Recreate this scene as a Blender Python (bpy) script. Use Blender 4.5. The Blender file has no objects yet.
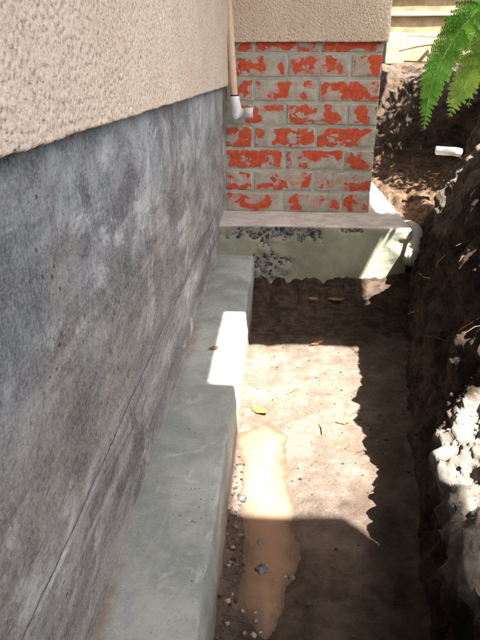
import bpy, bmesh, math, random
import numpy as np
from mathutils import Vector, Matrix, Quaternion

# ------------------------------------------------------------------ camera, sky, sun, exposure
sc = bpy.context.scene
C = sc.collection
PITCH, YAW = math.atan(251 / 575.0), math.atan(41 / math.hypot(251, 575))
CAMZ = 0.80
Fw = Vector((-math.sin(YAW) * math.cos(PITCH), math.cos(YAW) * math.cos(PITCH), -math.sin(PITCH)))
Rt = Vector((math.cos(YAW), math.sin(YAW), 0)); Up = Rt.cross(Fw)
cam = bpy.data.cameras.new('camera'); cam_o = bpy.data.objects.new('camera', cam); C.objects.link(cam_o)
cam.lens = 575 / 640 * 36; cam.sensor_width = 36; cam.sensor_fit = 'AUTO'
cam.clip_start = 0.01; cam.clip_end = 500
cam_o.matrix_world = Matrix(((Rt.x, Up.x, -Fw.x, 0), (Rt.y, Up.y, -Fw.y, 0), (Rt.z, Up.z, -Fw.z, CAMZ), (0, 0, 0, 1)))
sc.camera = cam_o

KX, KY = 0.40, 0.38                                   # sunlight travels (-KX, +KY, -1)
sun_dir = Vector((-KX, KY, -1)).normalized()
w = bpy.data.worlds.new('World'); sc.world = w; w.use_nodes = True
nt = w.node_tree; nt.nodes.clear()
sky = nt.nodes.new('ShaderNodeTexSky'); sky.sky_type = 'NISHITA'; sky.sun_disc = False
sky.sun_elevation = math.asin(-sun_dir.z); sky.sun_rotation = math.atan2(KX, -KY)
sky.dust_density = 6.0; sky.air_density = 1.0; sky.ozone_density = 0.6
bg = nt.nodes.new('ShaderNodeBackground'); bg.inputs[1].default_value = 0.065
wo = nt.nodes.new('ShaderNodeOutputWorld')
nt.links.new(sky.outputs[0], bg.inputs[0]); nt.links.new(bg.outputs[0], wo.inputs[0])
sl = bpy.data.lights.new('sun', 'SUN'); sl.energy = 5.0; sl.angle = math.radians(0.5); sl.color = (1.0, 0.94, 0.85)
so = bpy.data.objects.new('sun', sl); C.objects.link(so)
so.rotation_euler = sun_dir.to_track_quat('-Z', 'Y').to_euler(); so.location = (2, -2, 5)
vs = sc.view_settings
vs.view_transform = 'Standard'; vs.look = 'None'; vs.gamma = 1; vs.use_curve_mapping = False; vs.exposure = 3.15

# ------------------------------------------------------------------ helpers
random.seed(7)
rng = np.random.default_rng(11)
_perm = np.random.default_rng(3).permutation(512).astype(np.int64)
_perm = np.concatenate([_perm, _perm, _perm])
_grad = np.random.default_rng(5).normal(size=(512, 3)); _grad /= np.linalg.norm(_grad, axis=1)[:, None]

def noise(p, scale=1.0, seed=0.0):                    # 3D gradient noise on an (..., 3) array, about -0.7..0.7
    q = np.asarray(p, float) * scale + seed * 17.31
    i = np.floor(q).astype(np.int64); f = q - i
    u = f * f * f * (f * (f * 6 - 15) + 10)
    i &= 511
    out = 0
    for dx in (0, 1):
        for dy in (0, 1):
            for dz in (0, 1):
                h = _perm[_perm[_perm[(i[..., 0] + dx) & 511] + ((i[..., 1] + dy) & 511)] + ((i[..., 2] + dz) & 511)]
                g = _grad[h & 511]
                d = g[..., 0] * (f[..., 0] - dx) + g[..., 1] * (f[..., 1] - dy) + g[..., 2] * (f[..., 2] - dz)
                wx = u[..., 0] if dx else 1 - u[..., 0]
                wy = u[..., 1] if dy else 1 - u[..., 1]
                wz = u[..., 2] if dz else 1 - u[..., 2]
                out = out + d * wx * wy * wz
    return out

def fbm(p, scale, octaves=4, seed=0.0, gain=0.5):
    o, a = 0, 1.0
    for k in range(octaves):
        o = o + a * noise(p, scale * 2.03 ** k, seed + k * 1.7); a *= gain
    return o

def link(name, me, mat, parent=None):
    o = bpy.data.objects.new(name, me); C.objects.link(o)
    if mat is not None and not me.materials: me.materials.append(mat)
    if parent: o.parent = parent
    return o

def mesh_np(name, V, Fs, smooth=True):
    me = bpy.data.meshes.new(name)
    me.from_pydata(np.asarray(V, float).reshape(-1, 3).tolist(), [], [tuple(int(a) for a in f) for f in Fs])
    if smooth: me.shade_smooth()
    return me

def grid_faces(n, m, off=0, wrap=False):
    a = np.arange(n * m).reshape(n, m) + off
    if wrap: a = np.concatenate([a, a[:, :1]], 1)
    return np.stack([a[:-1, :-1], a[1:, :-1], a[1:, 1:], a[:-1, 1:]], -1).reshape(-1, 4)

def normals_of(P):
    du = np.gradient(P, axis=0); dv = np.gradient(P, axis=1)
    n = np.cross(du, dv); return n / (np.linalg.norm(n, axis=-1, keepdims=True) + 1e-12)

def sheet(name, P, mat, parent=None, smooth=True):
    n, m, _ = P.shape
    return link(name, mesh_np(name, P.reshape(-1, 3), grid_faces(n, m), smooth), mat, parent)

def box_np(lo, hi, div, r=0.004, disp=None):
    """closed box with rounded edges, subdivided by cell size div, optional displacement function (p, n) -> p"""
    lo, hi = np.array(lo, float), np.array(hi, float)
    n = [max(1, int(round((hi[k] - lo[k]) / div[k] if hasattr(div, '__len__') else (hi[k] - lo[k]) / div))) for k in range(3)]
    ax = []
    for k in range(3):
        inner = np.linspace(lo[k] + r, hi[k] - r, n[k] + 1)
        ax.append(np.concatenate([[lo[k]], [lo[k] + r * .35], inner, [hi[k] - r * .35], [hi[k]]]))
    idx = {}; V = []; Fs = []
    def vid(i, j, k):
        key = (i, j, k)
        if key not in idx: idx[key] = len(V); V.append((ax[0][i], ax[1][j], ax[2][k]))
        return idx[key]
    N = [len(a) - 1 for a in ax]
    for side in (0, N[2]):
        for i in range(N[0]):
            for j in range(N[1]):
                q = [vid(i, j, side), vid(i + 1, j, side), vid(i + 1, j + 1, side), vid(i, j + 1, side)]
                Fs.append(q if side else q[::-1])
    for side in (0, N[1]):
        for i in range(N[0]):
            for k in range(N[2]):
                q = [vid(i, side, k), vid(i + 1, side, k), vid(i + 1, side, k + 1), vid(i, side, k + 1)]
                Fs.append(q[::-1] if side else q)
    for side in (0, N[0]):
        for j in range(N[1]):
            for k in range(N[2]):
                q = [vid(side, j, k), vid(side, j + 1, k), vid(side, j + 1, k + 1), vid(side, j, k + 1)]
                Fs.append(q if side else q[::-1])
    V = np.array(V)
    inn = np.clip(V, lo + r, hi - r); d = V - inn; l = np.linalg.norm(d, axis=1, keepdims=True)
    nrm = d / np.maximum(l, 1e-9)
    V = inn + nrm * r
    if disp is not None: V = disp(V, nrm)
    return V, Fs

def box(name, lo, hi, div, mat, parent=None, r=0.004, disp=None):
    V, Fs = box_np(lo, hi, div, r, disp)
    return link(name, mesh_np(name, V, Fs), mat, parent)

def tube_np(pts, rad, seg=8, caps=True):
    pts = [Vector(p) for p in pts]; n = len(pts)
    rad = rad if hasattr(rad, '__len__') else [rad] * n
    V = []; up = None
    for i, p in enumerate(pts):
        t = (pts[min(i + 1, n - 1)] - pts[max(i - 1, 0)]).normalized()
        if up is None:
            up = t.orthogonal().normalized()
        up = (up - t * up.dot(t)).normalized(); b = t.cross(up)
        for k in range(seg):
            a = 2 * math.pi * k / seg
            V.append(p + (up * math.cos(a) + b * math.sin(a)) * rad[i])
    Fs = grid_faces(n, seg, wrap=True).tolist()
    if caps:
        Fs.append(list(range(seg))[::-1]); Fs.append([(n - 1) * seg + k for k in range(seg)])
    return np.array([tuple(v) for v in V]), Fs

def tube(name, pts, rad, mat, parent=None, seg=8):
    V, Fs = tube_np(pts, rad, seg)
    return link(name, mesh_np(name, V, Fs), mat, parent)

def thing(name, label, cat, loc=(0, 0, 0), group=None):
    o = bpy.data.objects.new(name, None); C.objects.link(o); o.location = loc; o.empty_display_size = 0.05
    return tag(o, label, cat, group)

def tag(o, label=None, cat=None, group=None, kind=None):
    if label: o['label'] = label
    if cat: o['category'] = cat
    if group: o['group'] = group
    if kind: o['kind'] = kind
    return o

def unproj(u, v, y):                                  # point at forward distance y seen towards (u, v)
    d = Fw * 575 + Rt * (u - 240) - Up * (v - 320)
    d = d * (y / d.y); d.z += CAMZ; return d

def catmull(pts, n):
    P = [Vector(p) for p in pts]; P = [P[0] * 2 - P[1]] + P + [P[-1] * 2 - P[-2]]
    out = []
    for i in range(1, len(P) - 2):
        for k in range(n):
            t = k / n
            out.append(.5 * ((2 * P[i]) + (P[i + 1] - P[i - 1]) * t + (2 * P[i - 1] - 5 * P[i] + 4 * P[i + 1] - P[i + 2]) * t * t + (3 * P[i] - P[i - 1] - 3 * P[i + 1] + P[i + 2]) * t ** 3))
    out.append(P[-2]); return out

_unit = bmesh.new(); bmesh.ops.create_icosphere(_unit, subdivisions=1, radius=1)
ICO_V = np.array([v.co[:] for v in _unit.verts]); ICO_F = [[v.index for v in f.verts] for f in _unit.faces]; _unit.free()
_unit = bmesh.new(); bmesh.ops.create_icosphere(_unit, subdivisions=2, radius=1)
ICO2_V = np.array([v.co[:] for v in _unit.verts]); ICO2_F = [[v.index for v in f.verts] for f in _unit.faces]; _unit.free()

def lump(c, r, seed, sub=1, rough=0.35):
    V = (ICO_V if sub == 1 else ICO2_V).copy()
    V *= (1 + rough * noise(V, 1.3, seed))[:, None]
    q = Quaternion((random.gauss(0, 1), random.gauss(0, 1), random.gauss(0, 1), random.gauss(0, 1))).normalized().to_matrix()
    V = V @ np.array(q).T
    return V * np.asarray(r) + np.asarray(c)

def joined(name, chunks, faces, mat, parent=None, smooth=False):
    Vs, Fs, o = [], [], 0
    for V in chunks:
        Vs.append(V); Fs += [[a + o for a in f] for f in faces]; o += len(V)
    return link(name, mesh_np(name, np.concatenate(Vs), Fs, smooth), mat, parent)

# ------------------------------------------------------------------ materials
class Mat:
    def __init__(s, name, rough=0.9, spec=0.3):
        s.m = bpy.data.materials.new(name); s.m.use_nodes = True
        s.t = s.m.node_tree; s.b = s.t.nodes['Principled BSDF']
        s.b.inputs['Roughness'].default_value = rough
        s.b.inputs['Specular IOR Level'].default_value = spec
        g = s.t.nodes.new('ShaderNodeNewGeometry'); s.pos = g.outputs['Position']
    def n(s, kind, **kw):
        x = s.t.nodes.new(kind)
        for k, v in kw.items(): setattr(x, k, v)
        return x
    def put(s, sock, v):
        if isinstance(v, bpy.types.NodeSocket): s.t.links.new(v, sock)
        elif isinstance(v, tuple) and len(v) == 3 and sock.type == 'RGBA': sock.default_value = (*v, 1)
        else: sock.default_value = v
    def map(s, scale=(1, 1, 1), rot=(0, 0, 0), loc=(0, 0, 0), vec=None):
        x = s.n('ShaderNodeMapping'); s.put(x.inputs[0], vec or s.pos)
        x.inputs['Scale'].default_value = scale; x.inputs['Rotation'].default_value = rot; x.inputs['Location'].default_value = loc
        return x.outputs[0]
    def noise(s, scale, detail=6, rough=0.6, dist=0.0, vec=None):
        x = s.n('ShaderNodeTexNoise'); s.put(x.inputs['Vector'], vec or s.pos)
        x.inputs['Scale'].default_value = scale; x.inputs['Detail'].default_value = detail
        x.inputs['Roughness'].default_value = rough; x.inputs['Distortion'].default_value = dist
        return x.outputs[0]
    def voro(s, scale, feature='F1', vec=None, rnd=1.0):
        x = s.n('ShaderNodeTexVoronoi', feature=feature); s.put(x.inputs['Vector'], vec or s.pos)
        x.inputs['Scale'].default_value = scale; x.inputs['Randomness'].default_value = rnd
        return x.outputs[0]
    def ramp(s, v, lo, hi, a=0.0, b=1.0):
        x = s.n('ShaderNodeMapRange'); x.clamp = True; x.interpolation_type = 'SMOOTHSTEP'
        s.put(x.inputs[0], v)
        for k, q in zip((1, 2, 3, 4), (lo, hi, a, b)): s.put(x.inputs[k], q)
        return x.outputs[0]
    def mix(s, fac, a, b, mode='MIX'):
        x = s.n('ShaderNodeMix', data_type='RGBA', blend_type=mode)
        s.put(x.inputs[0], fac); s.put(x.inputs[6], a); s.put(x.inputs[7], b); return x.outputs[2]
    def math(s, op, a, b=0.0):
        x = s.n('ShaderNodeMath', operation=op); s.put(x.inputs[0], a); s.put(x.inputs[1], b); return x.outputs[0]
    def sep(s, vec=None):
        x = s.n('ShaderNodeSeparateXYZ'); s.put(x.inputs[0], vec or s.pos); return x.outputs
    def color(s, c): s.put(s.b.inputs['Base Color'], c)
    def bump(s, h, dist=0.002, strength=1.0):
        x = s.n('ShaderNodeBump'); x.inputs['Strength'].default_value = strength; x.inputs['Distance'].default_value = dist
        s.put(x.inputs['Height'], h)
        if s.b.inputs['Normal'].is_linked:
            s.t.links.new(s.b.inputs['Normal'].links[0].from_socket, x.inputs['Normal'])
        s.t.links.new(x.outputs[0], s.b.inputs['Normal'])
    def rough(s, v): s.put(s.b.inputs['Roughness'], v)

def m_stucco():
    M = Mat('roughcast_stucco', 0.95, 0.2)
    c = M.mix(M.ramp(M.noise(3.0, 5), .35, .7), (.62, .50, .385), (.70, .585, .465))
    c = M.mix(M.ramp(M.noise(140, 3), .30, .5), (.55, .42, .32), c)
    pit_shade = M.ramp(M.noise(135, 3, .55), .33, .42)
    c = M.mix(pit_shade, (.44, .335, .25), c)  # shadow in the roughcast pits, painted into the colour
    M.color(c)
    h = M.math('ADD', M.noise(160, 4, .6), M.math('MULTIPLY', M.ramp(M.voro(120), .1, .6), -.5))
    M.bump(h, .0036, .9)
    return M.m

def m_concrete_wall():
    M = Mat('weathered_board_concrete', 0.9, 0.25)
    z = M.sep()[2]
    n1 = M.noise(3.2, 7, .68, .5)
    base = M.mix(M.ramp(M.noise(5.5, 9, .74, .6), .38, .62), (.145, .155, .155), (.42, .435, .425))
    # brown weathering, cloudy, heavier in the middle of the wall
    zz = M.math('ADD', z, M.math('MULTIPLY', n1, .8))
    low = M.ramp(zz, 1.08, .82)
    brown = M.mix(M.ramp(M.noise(8, 9, .76, .6, M.map((1, .45, 1))), .38, .62), (.13, .108, .08), (.36, .325, .275))
    base = M.mix(M.math('MULTIPLY', low, .8), base, brown)
    wob = M.noise(5, 4, .6)
    mauve = M.ramp(M.math('ADD', z, M.math('MULTIPLY', wob, .16)), .46, .38)
    base = M.mix(M.math('MULTIPLY', mauve, .75), base, M.mix(M.ramp(M.noise(9, 9, .76, .4, M.map((1, .3, 1))), .40, .60), (.13, .127, .13), (.355, .352, .35)))
    # cloudy pale lime blooms and darker damp clouds
    base = M.mix(M.math('MULTIPLY', M.ramp(M.noise(5.5, 9, .74, .6, M.map((1, .7, 1), loc=(7, 2, 5))), .53, .62), .85), base, (.56, .57, .56))
    base = M.mix(M.math('MULTIPLY', M.ramp(M.noise(5.5, 9, .74, .6, M.map((1, .7, 1), loc=(9, 9, 2))), .52, .62), .8), base, (.085, .083, .085))
    # broken runs of lime and dark water
    brk = M.ramp(M.noise(4, 5, .65, 0, M.map(loc=(2, 8, 3))), .46, .60)
    run = M.noise(15, 9, .78, 1.0, M.map((1, 1, .28)))
    base = M.mix(M.math('MULTIPLY', M.math('MULTIPLY', M.ramp(run, .52, .66), brk), .4), base, (.58, .58, .57))
    run2 = M.noise(17, 9, .78, .9, M.map((1, 1, .25), loc=(3, 5, 1)))
    brk2 = M.ramp(M.noise(3.5, 5, .65, 0, M.map(loc=(5, 1, 9))), .46, .60)
    base = M.mix(M.math('MULTIPLY', M.math('MULTIPLY', M.ramp(run2, .50, .64), brk2), .5), base, (.075, .07, .07))
    # formwork board marks along the wall: broad tonal boards and fine grain
    lowb = M.ramp(M.math('ADD', z, M.math('MULTIPLY', wob, .45)), 1.0, .62)
    broad = M.noise(12, 8, .72, .5, M.map((1, .14, 1), loc=(0, 0, 3)))
    base = M.mix(M.math('MULTIPLY', M.ramp(broad, .50, .62), M.math('MULTIPLY', lowb, .75)), base, (.10, .092, .09))
    base = M.mix(M.math('MULTIPLY', M.ramp(broad, .46, .34), M.math('MULTIPLY', lowb, .6)), base, (.48, .46, .45))
    brd = M.noise(60, 8, .78, .5, M.map((1, .07, 1)))
    base = M.mix(M.math('MULTIPLY', M.ramp(brd, .50, .66), M.math('MULTIPLY', lowb, .6)), base, (.11, .10, .105))
    # ragged dark top edge: grime plus painted shade under the stucco
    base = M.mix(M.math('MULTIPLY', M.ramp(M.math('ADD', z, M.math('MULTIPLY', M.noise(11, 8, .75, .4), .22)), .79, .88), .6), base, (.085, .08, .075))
    # fine speckle and dark pits
    base = M.mix(M.math('MULTIPLY', M.ramp(M.noise(230, 4, .7), .42, .62), .3), base, (.55, .55, .55))
    base = M.mix(M.math('MULTIPLY', M.ramp(M.noise(150, 5, .75, 0, M.map(loc=(1, 1, 1))), .55, .66), .5), base, (.085, .085, .085))
    pitm = M.math('MULTIPLY', M.ramp(M.math('ADD', M.voro(60), M.math('MULTIPLY', M.noise(170, 3), .4)), .40, .28), M.ramp(M.noise(9, 5), .52, .62))
    base = M.mix(M.math('MULTIPLY', pitm, .8), base, (.045, .045, .05))
    M.color(base)
    h = M.math('SUBTRACT', M.math('ADD', M.noise(60, 9, .78), M.math('MULTIPLY', brd, .6)), pitm)
    M.bump(h, .005, .85)
    return M.m

def m_ledge():
    M = Mat('trowelled_footing_concrete', 0.85, 0.25)
    x, y, z = M.sep()
    base = M.mix(M.ramp(M.noise(5, 8, .7, .4), .36, .64), (.20, .228, .222), (.33, .36, .345))
    base = M.mix(M.math('MULTIPLY', M.ramp(M.noise(16, 8, .75, .5, M.map((1, .3, 1))), .50, .66), .5), base, (.18, .20, .20))
    base = M.mix(M.math('MULTIPLY', M.ramp(M.noise(11, 8, .75, .5, M.map(loc=(4, 2, 1))), .55, .66), .5), base, (.46, .47, .46))
    xi = M.math('ADD', x, M.math('MULTIPLY', M.noise(14, 6, .72), .07))
    edge = M.ramp(xi, -.160, -.192)
    base = M.mix(M.math('MULTIPLY', M.math('MULTIPLY', edge, .7), M.ramp(M.noise(5, 5, .65), .42, .62)), base, (.17, .115, .08))
    sp = M.math('MULTIPLY', M.ramp(M.math('ADD', M.voro(90), M.math('MULTIPLY', M.noise(250, 2), .3)), .36, .24), M.ramp(M.noise(11, 5, .65), .54, .62))
    base = M.mix(M.math('MULTIPLY', sp, .75), base, (.075, .07, .075))
    base = M.mix(M.math('MULTIPLY', M.ramp(M.noise(210, 4, .7), .55, .68), .35), base, (.12, .125, .125))
    wv = M.n('ShaderNodeVectorMath', operation='ADD'); M.put(wv.inputs[0], M.map((1, .45, 1)))
    nn = M.n('ShaderNodeTexNoise'); M.put(nn.inputs['Vector'], M.pos); nn.inputs['Scale'].default_value = 16
    sv = M.n('ShaderNodeVectorMath', operation='SCALE'); M.put(sv.inputs[0], nn.outputs['Color']); sv.inputs['Scale'].default_value = .06
    M.put(wv.inputs[1], sv.outputs[0])
    crack = M.math('MULTIPLY', M.ramp(M.voro(6, 'DISTANCE_TO_EDGE', wv.outputs[0]), .006, .001), M.ramp(M.noise(4, 3, .6, 0, M.map(loc=(1, 6, 2))), .60, .66))
    base = M.mix(M.math('MULTIPLY', crack, .5), base, (.07, .07, .07))
    # earth stain along the side where it meets the soil
    zs = M.math('ADD', z, M.math('MULTIPLY', M.noise(24, 7, .72), .09))
    base = M.mix(M.math('MULTIPLY', M.ramp(zs, .125, .06), .85), base, (.15, .108, .078))
    M.color(base)
    M.bump(M.math('SUBTRACT', M.math('SUBTRACT', M.noise(100, 8, .76), M.math('MULTIPLY', sp, .6)), M.math('MULTIPLY', crack, .8)), .0026, .8)
    return M.m

def m_pier_footing():
    M = Mat('green_grey_cast_concrete', 0.88, 0.25)
    x, y, z = M.sep()
    base = M.mix(M.ramp(M.noise(5, 6, .6), .35, .7), (.22, .23, .175), (.34, .35, .275))
    base = M.mix(M.math('MULTIPLY', M.ramp(M.noise(22, 5, .7), .55, .72), .4), base, (.42, .42, .36))
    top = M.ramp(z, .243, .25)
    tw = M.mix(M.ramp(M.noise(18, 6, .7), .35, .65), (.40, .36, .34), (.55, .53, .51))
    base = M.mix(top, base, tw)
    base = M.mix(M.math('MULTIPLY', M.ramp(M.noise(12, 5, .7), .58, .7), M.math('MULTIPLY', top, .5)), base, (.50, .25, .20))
    zs = M.math('ADD', z, M.math('MULTIPLY', M.noise(20, 6, .7), .08))
    base = M.mix(M.math('MULTIPLY', M.ramp(zs, .06, .02), .85), base, (.12, .085, .06))
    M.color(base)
    M.bump(M.noise(90, 6, .7), .002, .7)
    return M.m

def m_brick():
    M = Mat('smeared_red_brick', 0.85, 0.2)
    oi = M.n('ShaderNodeObjectInfo')
    col = M.sep(oi.outputs['Color'])        # x: how much red shows, y: how pink the smear is
    off = M.n('ShaderNodeVectorMath', operation='ADD')
    sc_ = M.n('ShaderNodeVectorMath', operation='SCALE'); M.put(sc_.inputs[0], (3.1, 7.7, 5.3)); M.put(sc_.inputs['Scale'], oi.outputs['Random'])
    M.put(off.inputs[0], M.pos); M.put(off.inputs[1], sc_.outputs[0])
    v = M.map((.80, 1.0, .92), vec=off.outputs[0])
    f = M.math('ADD', M.noise(19, 2.0, .5, .3, v), M.math('MULTIPLY', M.math('SUBTRACT', M.noise(95, 4, .6), .5), .16))
    thr = M.math('SUBTRACT', .59, M.math('MULTIPLY', col[0], .2))
    tc = M.n('ShaderNodeTexCoord'); gx, gy, gz = M.sep(tc.outputs['Generated'])
    ez = M.math('MULTIPLY', M.math('MINIMUM', gz, M.math('SUBTRACT', 1.0, gz)), .0745)
    exx = M.math('MULTIPLY', M.math('MINIMUM', gx, M.math('SUBTRACT', 1.0, gx)), .18)
    ed = M.math('ADD', M.math('MINIMUM', ez, exx), M.math('MULTIPLY', M.math('SUBTRACT', M.noise(28, 6, .7), .5), .05))
    dd = M.math('SUBTRACT', M.math('SUBTRACT', f, thr), M.ramp(ed, .012, -.002, 0, .16))
    plaster = M.mix(M.ramp(M.noise(20, 6, .68), .36, .64), (.315, .325, .262), (.46, .455, .39))
    plaster = M.mix(M.math('MULTIPLY', M.ramp(M.noise(60, 6, .75), .55, .68), .4), plaster, (.20, .20, .17))
    pink = M.mix(M.ramp(M.noise(55, 6, .72), .38, .62), (.50, .20, .15), (.48, .36, .31))
    lil = M.mix(M.math('MULTIPLY', M.ramp(M.noise(28, 5), .56, .66), .7), pink, (.40, .36, .41))
    pf = M.math('MULTIPLY', M.ramp(dd, -.16, -.01), M.ramp(M.math('ADD', M.noise(45, 6, .75), M.math('MULTIPLY', col[1], .5)), .52, .70))
    c = M.mix(pf, plaster, lil)
    red = M.mix(M.ramp(M.noise(45, 5, .7), .34, .66), (.45, .065, .030), (.60, .115, .058))
    red = M.mix(M.math('MULTIPLY', M.ramp(M.noise(80, 5, .7), .60, .70), .6), red, (.50, .24, .18))
    c = M.mix(M.ramp(dd, .0, .02), c, red)
    c = M.mix(M.math('MULTIPLY', M.ramp(M.noise(130, 4, .7), .62, .70), .5), c, (.15, .11, .095))
    M.color(c)
    M.bump(M.math('SUBTRACT', M.math('MULTIPLY', M.noise(100, 6, .75), .9), M.ramp(dd, -.02, .02)), .0022, .85)
    return M.m

def m_mortar():
    M = Mat('grey_green_mortar', 0.92, 0.2)
    c = M.mix(M.ramp(M.noise(16, 6, .65), .35, .68), (.34, .35, .285), (.48, .475, .41))
    c = M.mix(M.math('MULTIPLY', M.ramp(M.noise(34, 6, .75), .56, .66), .5), c, (.45, .24, .19))
    M.color(c); M.bump(M.noise(120, 6, .7), .003, .8)
    return M.m

def m_simple(name, a, b, scale, rough=.9, bump=.002, bs=80, spec=.25, det=6):
    M = Mat(name, rough, spec)
    M.color(M.mix(M.ramp(M.noise(scale, det, .65), .35, .66), a, b))
    if bump: M.bump(M.noise(bs, 6, .7), bump, .8)
    return M.m

def m_floor():
    M = Mat('damp_sandy_clay', 0.9, 0.2)
    c = M.mix(M.ramp(M.noise(7, 8, .7), .36, .66), (.128, .095, .075), (.21, .168, .140))
    c = M.mix(M.math('MULTIPLY', M.ramp(M.noise(22, 7, .72), .50, .68), .55), c, (.27, .225, .195))
    c = M.mix(M.math('MULTIPLY', M.ramp(M.noise(40, 8, .78), .55, .66), .45), c, (.055, .037, .027))
    c = M.mix(M.math('MULTIPLY', M.ramp(M.noise(160, 3, .7), .62, .70), .45), c, (.05, .036, .027))
    c = M.mix(M.math('MULTIPLY', M.ramp(M.noise(10, 4, .6, 0, M.map(loc=(8, 3, 1))), .63, .70), .45), c, (.20, .115, .065))
    # peaty earth raked up against the pier footing, roof shade deepened in its colour
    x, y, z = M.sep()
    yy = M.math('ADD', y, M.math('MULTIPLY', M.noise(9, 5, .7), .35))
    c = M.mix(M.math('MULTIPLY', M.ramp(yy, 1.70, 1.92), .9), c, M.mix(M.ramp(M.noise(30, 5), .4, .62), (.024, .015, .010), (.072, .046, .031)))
    d = M.n('ShaderNodeVectorMath', operation='DISTANCE'); M.put(d.inputs[0], M.map((1, .5, 0))); d.inputs[1].default_value = (.10, .50 * .5, 0)
    wet_shade = M.ramp(M.math('ADD', d.outputs['Value'], M.math('MULTIPLY', M.noise(7, 6, .7), .30)), .46, .24)  # wet soil round the puddle, also painted shade over the near floor
    c = M.mix(M.math('MULTIPLY', wet_shade, .85), c, M.mix(M.ramp(M.noise(24, 6, .7), .38, .64), (.034, .024, .017), (.085, .062, .046)))
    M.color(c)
    M.bump(M.math('ADD', M.noise(60, 9, .78), M.math('MULTIPLY', M.noise(260, 5, .75), .5)), .011, 1.0)
    return M.m

def m_bank():
    M = Mat('dark_earth_with_clay', 0.92, 0.2)
    dark = M.mix(M.ramp(M.noise(14, 6, .7), .36, .66), (.014, .009, .006), (.078, .052, .035))
    clay = M.mix(M.ramp(M.noise(18, 6, .7), .35, .65), (.13, .113, .097), (.27, .25, .225))
    clay = M.mix(M.ramp(M.sep()[1], 1.2, 1.5), clay, M.mix(M.ramp(M.noise(14, 8, .75), .38, .62), (.075, .058, .046), (.19, .16, .135)))
    x, y, z = M.sep()
    # dry pale clay crust on the slumped bench and on the top of the mound
    a = M.noise(5.0, 6, .68, .3)
    zf = M.ramp(M.math('ADD', z, M.math('MULTIPLY', M.noise(22, 5, .7), .12)), .20, .27)
    d = M.n('ShaderNodeVectorMath', operation='DISTANCE'); M.put(d.inputs[0], M.map((1, .8, .8))); d.inputs[1].default_value = (.36, .66 * .8, .30 * .8)
    near = M.ramp(d.outputs['Value'], .25, .13)
    d2 = M.n('ShaderNodeVectorMath', operation='DISTANCE'); M.put(d2.inputs[0], M.map((1, .6, 1))); d2.inputs[1].default_value = (.68, 1.85 * .6, .56)
    near2 = M.ramp(d2.outputs['Value'], .42, .18)
    k = M.math('ADD', M.math('MULTIPLY', M.math('MAXIMUM', near, M.math('MULTIPLY', near2, 1.35)), .5), M.math('MULTIPLY', a, .75))
    k = M.math('MULTIPLY', M.ramp(k, .62, .74), zf)
    c = M.mix(k, dark, clay)
    # sandy spill in the hollow behind the pier
    tan = M.mix(M.ramp(M.noise(26, 6, .7), .36, .66), (.05, .029, .018), (.145, .092, .058))
    yy = M.math('ADD', y, M.math('MULTIPLY', M.noise(6, 5, .7), .3))
    t = M.math('MULTIPLY', M.ramp(yy, 2.45, 2.6), M.ramp(M.math('ADD', z, M.math('MULTIPLY', M.noise(8, 5), .2)), .50, .40))
    c = M.mix(t, c, tan)
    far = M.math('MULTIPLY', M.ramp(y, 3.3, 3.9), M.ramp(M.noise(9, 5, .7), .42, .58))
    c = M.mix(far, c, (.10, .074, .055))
    c = M.mix(M.math('MULTIPLY', M.ramp(M.noise(70, 4), .62, .72), .4), c, (.085, .055, .033))
    M.color(c)
    M.bump(M.noise(90, 8, .78), .012, 1.0)
    return M.m

def m_leaf(name, a, b, trans):
    M = Mat(name, .55, .35)
    c = M.mix(M.ramp(M.noise(20, 3), .35, .65), a, b)
    oi = M.n('ShaderNodeObjectInfo')
    c = M.mix(M.ramp(oi.outputs['Random'], .55, 1.0, 0, .45), c, tuple(k * q for k, q in zip(b, (1.5, 1.15, .8))))
    c = M.mix(M.ramp(oi.outputs['Random'], .3, .0, 0, .5), c, tuple(k * .55 for k in a))
    M.color(c)
    tr = M.n('ShaderNodeBsdfTranslucent'); M.put(tr.inputs[0], c)
    mx = M.n('ShaderNodeMixShader'); mx.inputs[0].default_value = trans
    out = M.t.nodes['Material Output']
    M.t.links.new(M.b.outputs[0], mx.inputs[1]); M.t.links.new(tr.outputs[0], mx.inputs[2]); M.t.links.new(mx.outputs[0], out.inputs[0])
    return M.m

def m_water():
    M = Mat('muddy_water', .06, .5)
    c = M.mix(M.ramp(M.noise(7, 5, .6, .5), .35, .66), (.158, .100, .069), (.205, .136, .099))
    a = M.n('ShaderNodeAttribute', attribute_name='depth')
    c = M.mix(M.ramp(M.math('ADD', a.outputs['Fac'], M.math('MULTIPLY', M.math('SUBTRACT', M.noise(22, 7, .75), .5), .016)), -.002, .011), (.062, .044, .032), c)
    M.rough(M.ramp(a.outputs['Fac'], .0, .010, .35, .06))
    M.color(c); M.b.inputs['IOR'].default_value = 1.33
    M.bump(M.noise(14, 3), .0006, .5)
    return M.m

def m_plain(name, c, rough=.5, spec=.4):
    M = Mat(name, rough, spec)
    M.color(M.mix(M.ramp(M.noise(40, 5, .7), .35, .7), tuple(k * .86 for k in c), c))
    M.bump(M.noise(150, 4), .0006, .5)
    return M.m

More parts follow.
